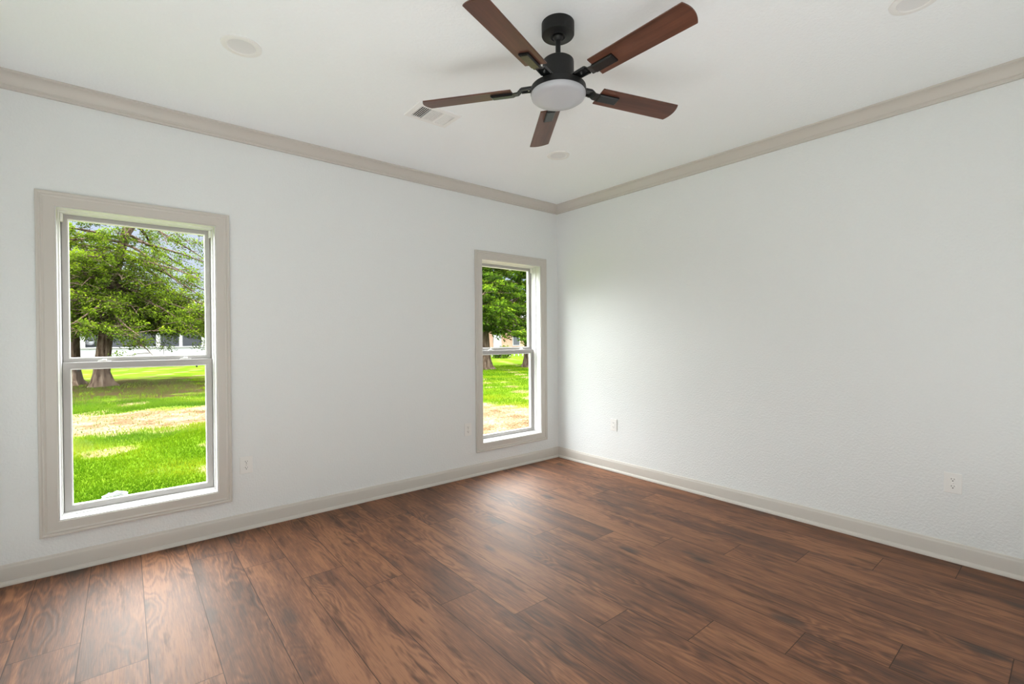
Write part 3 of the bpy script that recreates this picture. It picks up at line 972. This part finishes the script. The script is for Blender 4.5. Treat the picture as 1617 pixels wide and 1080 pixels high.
# the old cedar in front of the large window
t1 = [(-4.33, 18.5, -0.36), (-4.34, 18.5, -0.12), (-4.34, 18.5, 0.22), (-4.28, 18.5, 0.75), (-4.19, 18.5, 1.6), (-4.10, 18.5, 2.5), (-3.88, 18.5, 4.0), (-3.68, 18.5, 4.9), (-3.45, 18.5, 6.2), (-3.35, 18.5, 7.6)]
r1 = [0.38, 0.29, 0.235, 0.215, 0.20, 0.185, 0.15, 0.13, 0.09, 0.03]
b1 = whorl(30, 1.9, 3.6, 2.0, 3.6, (0.2, 0.7), (0.7, 1.5), 1.15)
b1 += whorl(16, 3.4, 5.2, 1.8, 3.4, (0.3, 0.9), (0.5, 1.2), 0.9, (95, 265))
b1 += whorl(15, 4.2, 6.6, 2.4, 3.9, (-0.1, 0.2), (1.0, 2.0), 0.55, (-75, 75))
b1 += whorl(10, 5.2, 7.2, 1.4, 2.6, (0.3, 0.8), (0.2, 0.8), 0.7)
b1 += whorl(10, 2.6, 3.6, 3.0, 4.2, (0.1, 0.4), (1.3, 2.0), 1.3, (-60, 30))
b1 += whorl(16, 2.1, 2.8, 2.0, 4.0, (0.1, 0.3), (0.7, 1.25), 1.35, (-80, 60))
b1 += whorl(6, 2.0, 2.6, 1.0, 1.8, (0.1, 0.3), (0.5, 0.9), 1.2, (120, 250))
b1 += whorl(14, 2.3, 4.4, 1.2, 2.2, (0.1, 0.5), (0.5, 1.1), 1.5, (-150, -40))
tree('cedar_tree', 'large old cedar with a leaning flared trunk seen through the near window', 21, t1, r1, b1, 'cedars on the lawn', per=85, size=0.044,
     dead=[([(-4.1, 18.4, 3.2), (-4.8, 18.0, 3.7), (-5.4, 17.8, 4.4)], 0.05), ([(-3.7, 18.4, 4.9), (-3.3, 18.2, 5.6), (-3.2, 18.1, 6.3)], 0.09)])
t2 = [(-5.18, 19.9, -0.36), (-5.18, 19.9, -0.1), (-5.16, 19.9, 0.3), (-5.15, 19.9, 1.5), (-5.2, 19.9, 3.0), (-5.3, 19.9, 5.0), (-5.3, 19.9, 7.2)]
r2 = [0.42, 0.28, 0.22, 0.19, 0.17, 0.12, 0.03]
b2 = whorl(24, 1.9, 4.4, 1.6, 2.8, (0.2, 0.7), (0.6, 1.3), 1.1) + whorl(14, 4.4, 6.8, 1.0, 2.2, (0.2, 0.7), (0.3, 0.8), 0.9)
tree('cedar_tree', 'second cedar behind the leaning one, its trunk at the left edge of the near window', 33, t2, r2, b2, 'cedars on the lawn', per=85, size=0.044)
# the two trees beyond the far window
t3 = [(10.72, 16.0, -0.36), (10.72, 16.0, -0.1), (10.74, 16.0, 0.3), (10.7, 16.0, 1.6), (10.65, 16.0, 3.2), (10.7, 16.0, 5.2), (10.7, 16.0, 8.0)]
r3 = [0.46, 0.32, 0.25, 0.21, 0.18, 0.13, 0.03]
b3 = whorl(26, 1.5, 4.2, 1.6, 2.9, (0.3, 0.8), (0.6, 1.2), 1.1) + whorl(20, 4.2, 7.4, 1.2, 2.8, (0.2, 0.8), (0.3, 0.8), 0.6)
b3 += whorl(14, 1.6, 5.0, 1.0, 2.0, (0.2, 0.6), (0.4, 0.9), 1.4, (-160, -50))
tree('lawn_tree', 'leafy tree with its trunk at the left edge of the far window', 44, t3, r3, b3, 'trees beyond the far window', per=85, size=0.08, mat='leaf2',
     dead=[([(11.3, 15.5, 2.9), (11.9, 15.2, 2.2), (12.3, 15.0, 1.9), (12.7, 14.9, 1.7)], 0.035), ([(11.3, 15.5, 2.9), (11.7, 15.2, 2.0), (12.1, 15.0, 1.35)], 0.03), ([(11.25, 15.4, 3.0), (11.2, 15.2, 2.0)], 0.022)])
t4 = [(13.62, 15.85, -0.36), (13.62, 15.85, -0.1), (13.6, 15.85, 0.3), (13.62, 15.85, 1.8), (13.7, 15.85, 3.6), (13.6, 15.85, 5.6), (13.6, 15.85, 8.0)]
b4 = whorl(24, 1.6, 4.2, 1.5, 2.7, (0.3, 0.8), (0.6, 1.3), 1.15) + whorl(14, 4.2, 7.4, 1.2, 2.4, (0.2, 0.8), (0.3, 0.8), 0.8)
tree('lawn_tree', 'leafy tree with its trunk at the right edge of the far window', 55, t4, r3, b4, 'trees beyond the far window', per=85, size=0.08, mat='leaf2')
t5 = [(19.0, 29.5, -0.36), (19.0, 29.5, 0.0), (19.0, 29.5, 1.0), (19.1, 29.5, 3.0), (19.1, 29.5, 6.0), (19.0, 29.5, 9.0)]
b5 = whorl(26, 2.6, 6.0, 1.8, 3.4, (0.3, 0.9), (0.4, 1.0), 0.8) + whorl(8, 6, 8.6, 1.2, 2.4, (0.2, 0.8), (0.3, 0.8), 0.6)
tree('lawn_tree', 'more distant dark tree between the two trunks beyond the far window', 66, t5, [0.4, 0.3, 0.24, 0.2, 0.14, 0.03], b5, 'trees beyond the far window', per=90, size=0.12, mat='leaf2')

# ------------------------------------------------------------------ the neighbour's white porch house
def porch_house():
    root = tag(empty('porch_house', (-2.5, 34.0, GZ)), 'white sided house with a dark screened porch behind the cedars', 'house')
    L = lambda mb: mb
    def part(nm, x0, y0, z0, x1, y1, z1, mat):
        return MB().box(x0 + 2.5, y0 - 34, z0 - GZ, x1 + 2.5, y1 - 34, z1 - GZ).build(nm, mat, root)
    part('foundation', -14, 34.0, GZ, 9, 42, -0.08, M['brick'])
    part('half_wall', -14, 34.03, -0.08, 9, 34.2, 0.86, M['siding'])
    part('ledge', -14.05, 33.97, 0.86, 9.05, 34.24, 0.93, M['white'])
    part('screen', -14, 34.9, -0.08, 9, 35.0, 3.0, M['shade'])
    part('header', -14, 34.0, 2.75, 9, 34.22, 3.05, M['white'])
    for x in (-12.6, -9.1, -5.61, -2.02, -0.83, 0.42, 3.9, 7.4):
        hw = 0.11 if x != -0.83 else 0.085
        part('post', x - hw, 34.02, 0.93, x + hw, 34.2, 2.75, M['white'])
    v = [(-14.5, 33.5, 3.05), (9.5, 33.5, 3.05), (9.5, 42.5, 3.05), (-14.5, 42.5, 3.05), (-14.5, 38, 4.3), (9.5, 38, 4.3)]
    v = [(x + 2.5, y - 34, zz - GZ) for x, y, zz in v]
    MB().add(v, [(0, 1, 5, 4), (2, 3, 4, 5), (0, 4, 3), (1, 2, 5), (0, 3, 2, 1)]).build('roof', M['shingle'], root)
    part('porch_floor', -14, 34.2, -0.2, 9, 34.9, -0.08, M['concrete'])
porch_house()

hb = tag(empty('hanging_basket', (-5.31, 34.55, 1.05)), 'pale grey hanging basket in the porch beside the white post', 'planter')
shade(MB().lathe([(0, 0), (0.10, 0.01), (0.19, 0.10), (0.23, 0.24), (0.21, 0.24), (0, 0.20)], 28).build('bowl', M['planter'], hb))
k = MB()
for i in range(3):
    a = 2 * PI * i / 3
    k.tube([(0.21 * math.cos(a), 0.21 * math.sin(a), 0.24), (0, 0, 0.75)], [0.006, 0.006], 6)
k.tube([(0, 0, 0.75), (0, 0, 1.98)], [0.006, 0.006], 6)
k.build('wire', M['planter'], hb)

# ------------------------------------------------------------------ far house beyond the right-hand window
def brick_house():
    root = tag(empty('brick_house', (27, 34.0, GZ)), 'small distant brick house with white windows beyond the far window', 'house')
    def part(nm, x0, y0, z0, x1, y1, z1, mat, par=None):
        return MB().box(x0, y0, z0, x1, y1, z1).build(nm, mat, par or root)
    part('wall', -7, 0, 0, 7, 7, 2.7, M['brick'])
    part('door', -2.1, -0.06, 0, -1.1, 0.02, 2.1, M['white'])
    for x in (-5.4, -3.9, 0.4, 2.9, 5.0):
        f = part('window', x, -0.06, 0.8, x + 1.0, 0.02, 2.1, M['white'])
        part('pane', x + 0.09, -0.075, 0.9, x + 0.91, -0.055, 2.0, M['shade'], f)
    MB().add([(-7.5, -0.6, 2.7), (7.5, -0.6, 2.7), (7.5, 7.6, 2.7), (-7.5, 7.6, 2.7), (-7.5, 3.5, 4.6), (7.5, 3.5, 4.6)], [(0, 1, 5, 4), (2, 3, 4, 5), (0, 4, 3), (1, 2, 5), (0, 3, 2, 1)]).build('roof', M['shingle'], root)
brick_house()

fence = tag(empty('picket_fence', (22.5, 29.0, GZ)), 'low white fence across the far end of the lawn beyond the far window', 'fence')
for nm, z0 in (('rail', 0.28), ('rail', 0.62)):
    MB().box(-3.5, 0.02, z0, 5.5, 0.06, z0 + 0.09).build(nm, M['white'], fence)
for i in range(19):
    x = -3.5 + i * 0.5
    MB().box(x - 0.05, -0.02, 0.0, x + 0.05, 0.02, 0.78).build('picket', M['white'], fence)

def shrub(x, y, r, seed, lb):
    rng = np.random.default_rng(seed)
    root = tag(empty('shrub', (x, y, GZ)), lb, 'shrub')
    n = 14
    q = rng.normal(size=(n, 3)); q /= np.linalg.norm(q, axis=1)[:, None]
    cen = np.abs(q) * np.array([0, 0, 1]) * r * 0.9 + q * np.array([1, 1, 0]) * r * 0.7 + np.array([0, 0, 0.15])
    P, U, V, tone = crown_leaves(rng, cen, np.full(n, r * 0.5), np.tile(np.array([0, 0, 1.0]), (n, 1)), 90, 0.08)
    quads_object('foliage', P, U, V, tone * 0.55, M['leaf2'], root)
    k = MB()
    for i in range(5):
        k.tube([(0, 0, -0.02), tuple(cen[i] * 0.8)], [0.03, 0.012], 6)
    k.build('stems', M['bark'], root)
shrub(19.9, 26.2, 0.75, 71, 'dark green shrub beside the left trunk at the end of the far lawn')
shrub(24.3, 27.2, 0.6, 72, 'small dark shrub at the right end of the far lawn')

# crumpled scrap caught on the outside of the near window sill
def scrap():
    rng = random.Random(8)
    nx, ny = 12, 5
    vs = [(-3.795 + 0.125 * i / nx + rng.uniform(-.003, .003), 0.1805 + 0.05 * j / ny, 0.3295 + (0.002 if j in (0, ny) else rng.uniform(0.008, 0.026)) * math.sin(PI * (i + .6) / (nx + 1.2))) for j in range(ny + 1) for i in range(nx + 1)]
    fs = [(j * (nx + 1) + i, j * (nx + 1) + i + 1, (j + 1) * (nx + 1) + i + 1, (j + 1) * (nx + 1) + i) for j in range(ny) for i in range(nx)]
    o = link('sill_scrap', vs, fs, M['scrap'])
    md = o.modifiers.new('thick', 'SOLIDIFY'); md.thickness = 0.002; md.offset = 1
    tag(o, 'small crumpled white scrap outside the glass at the bottom of the near window', 'scrap')
scrap()
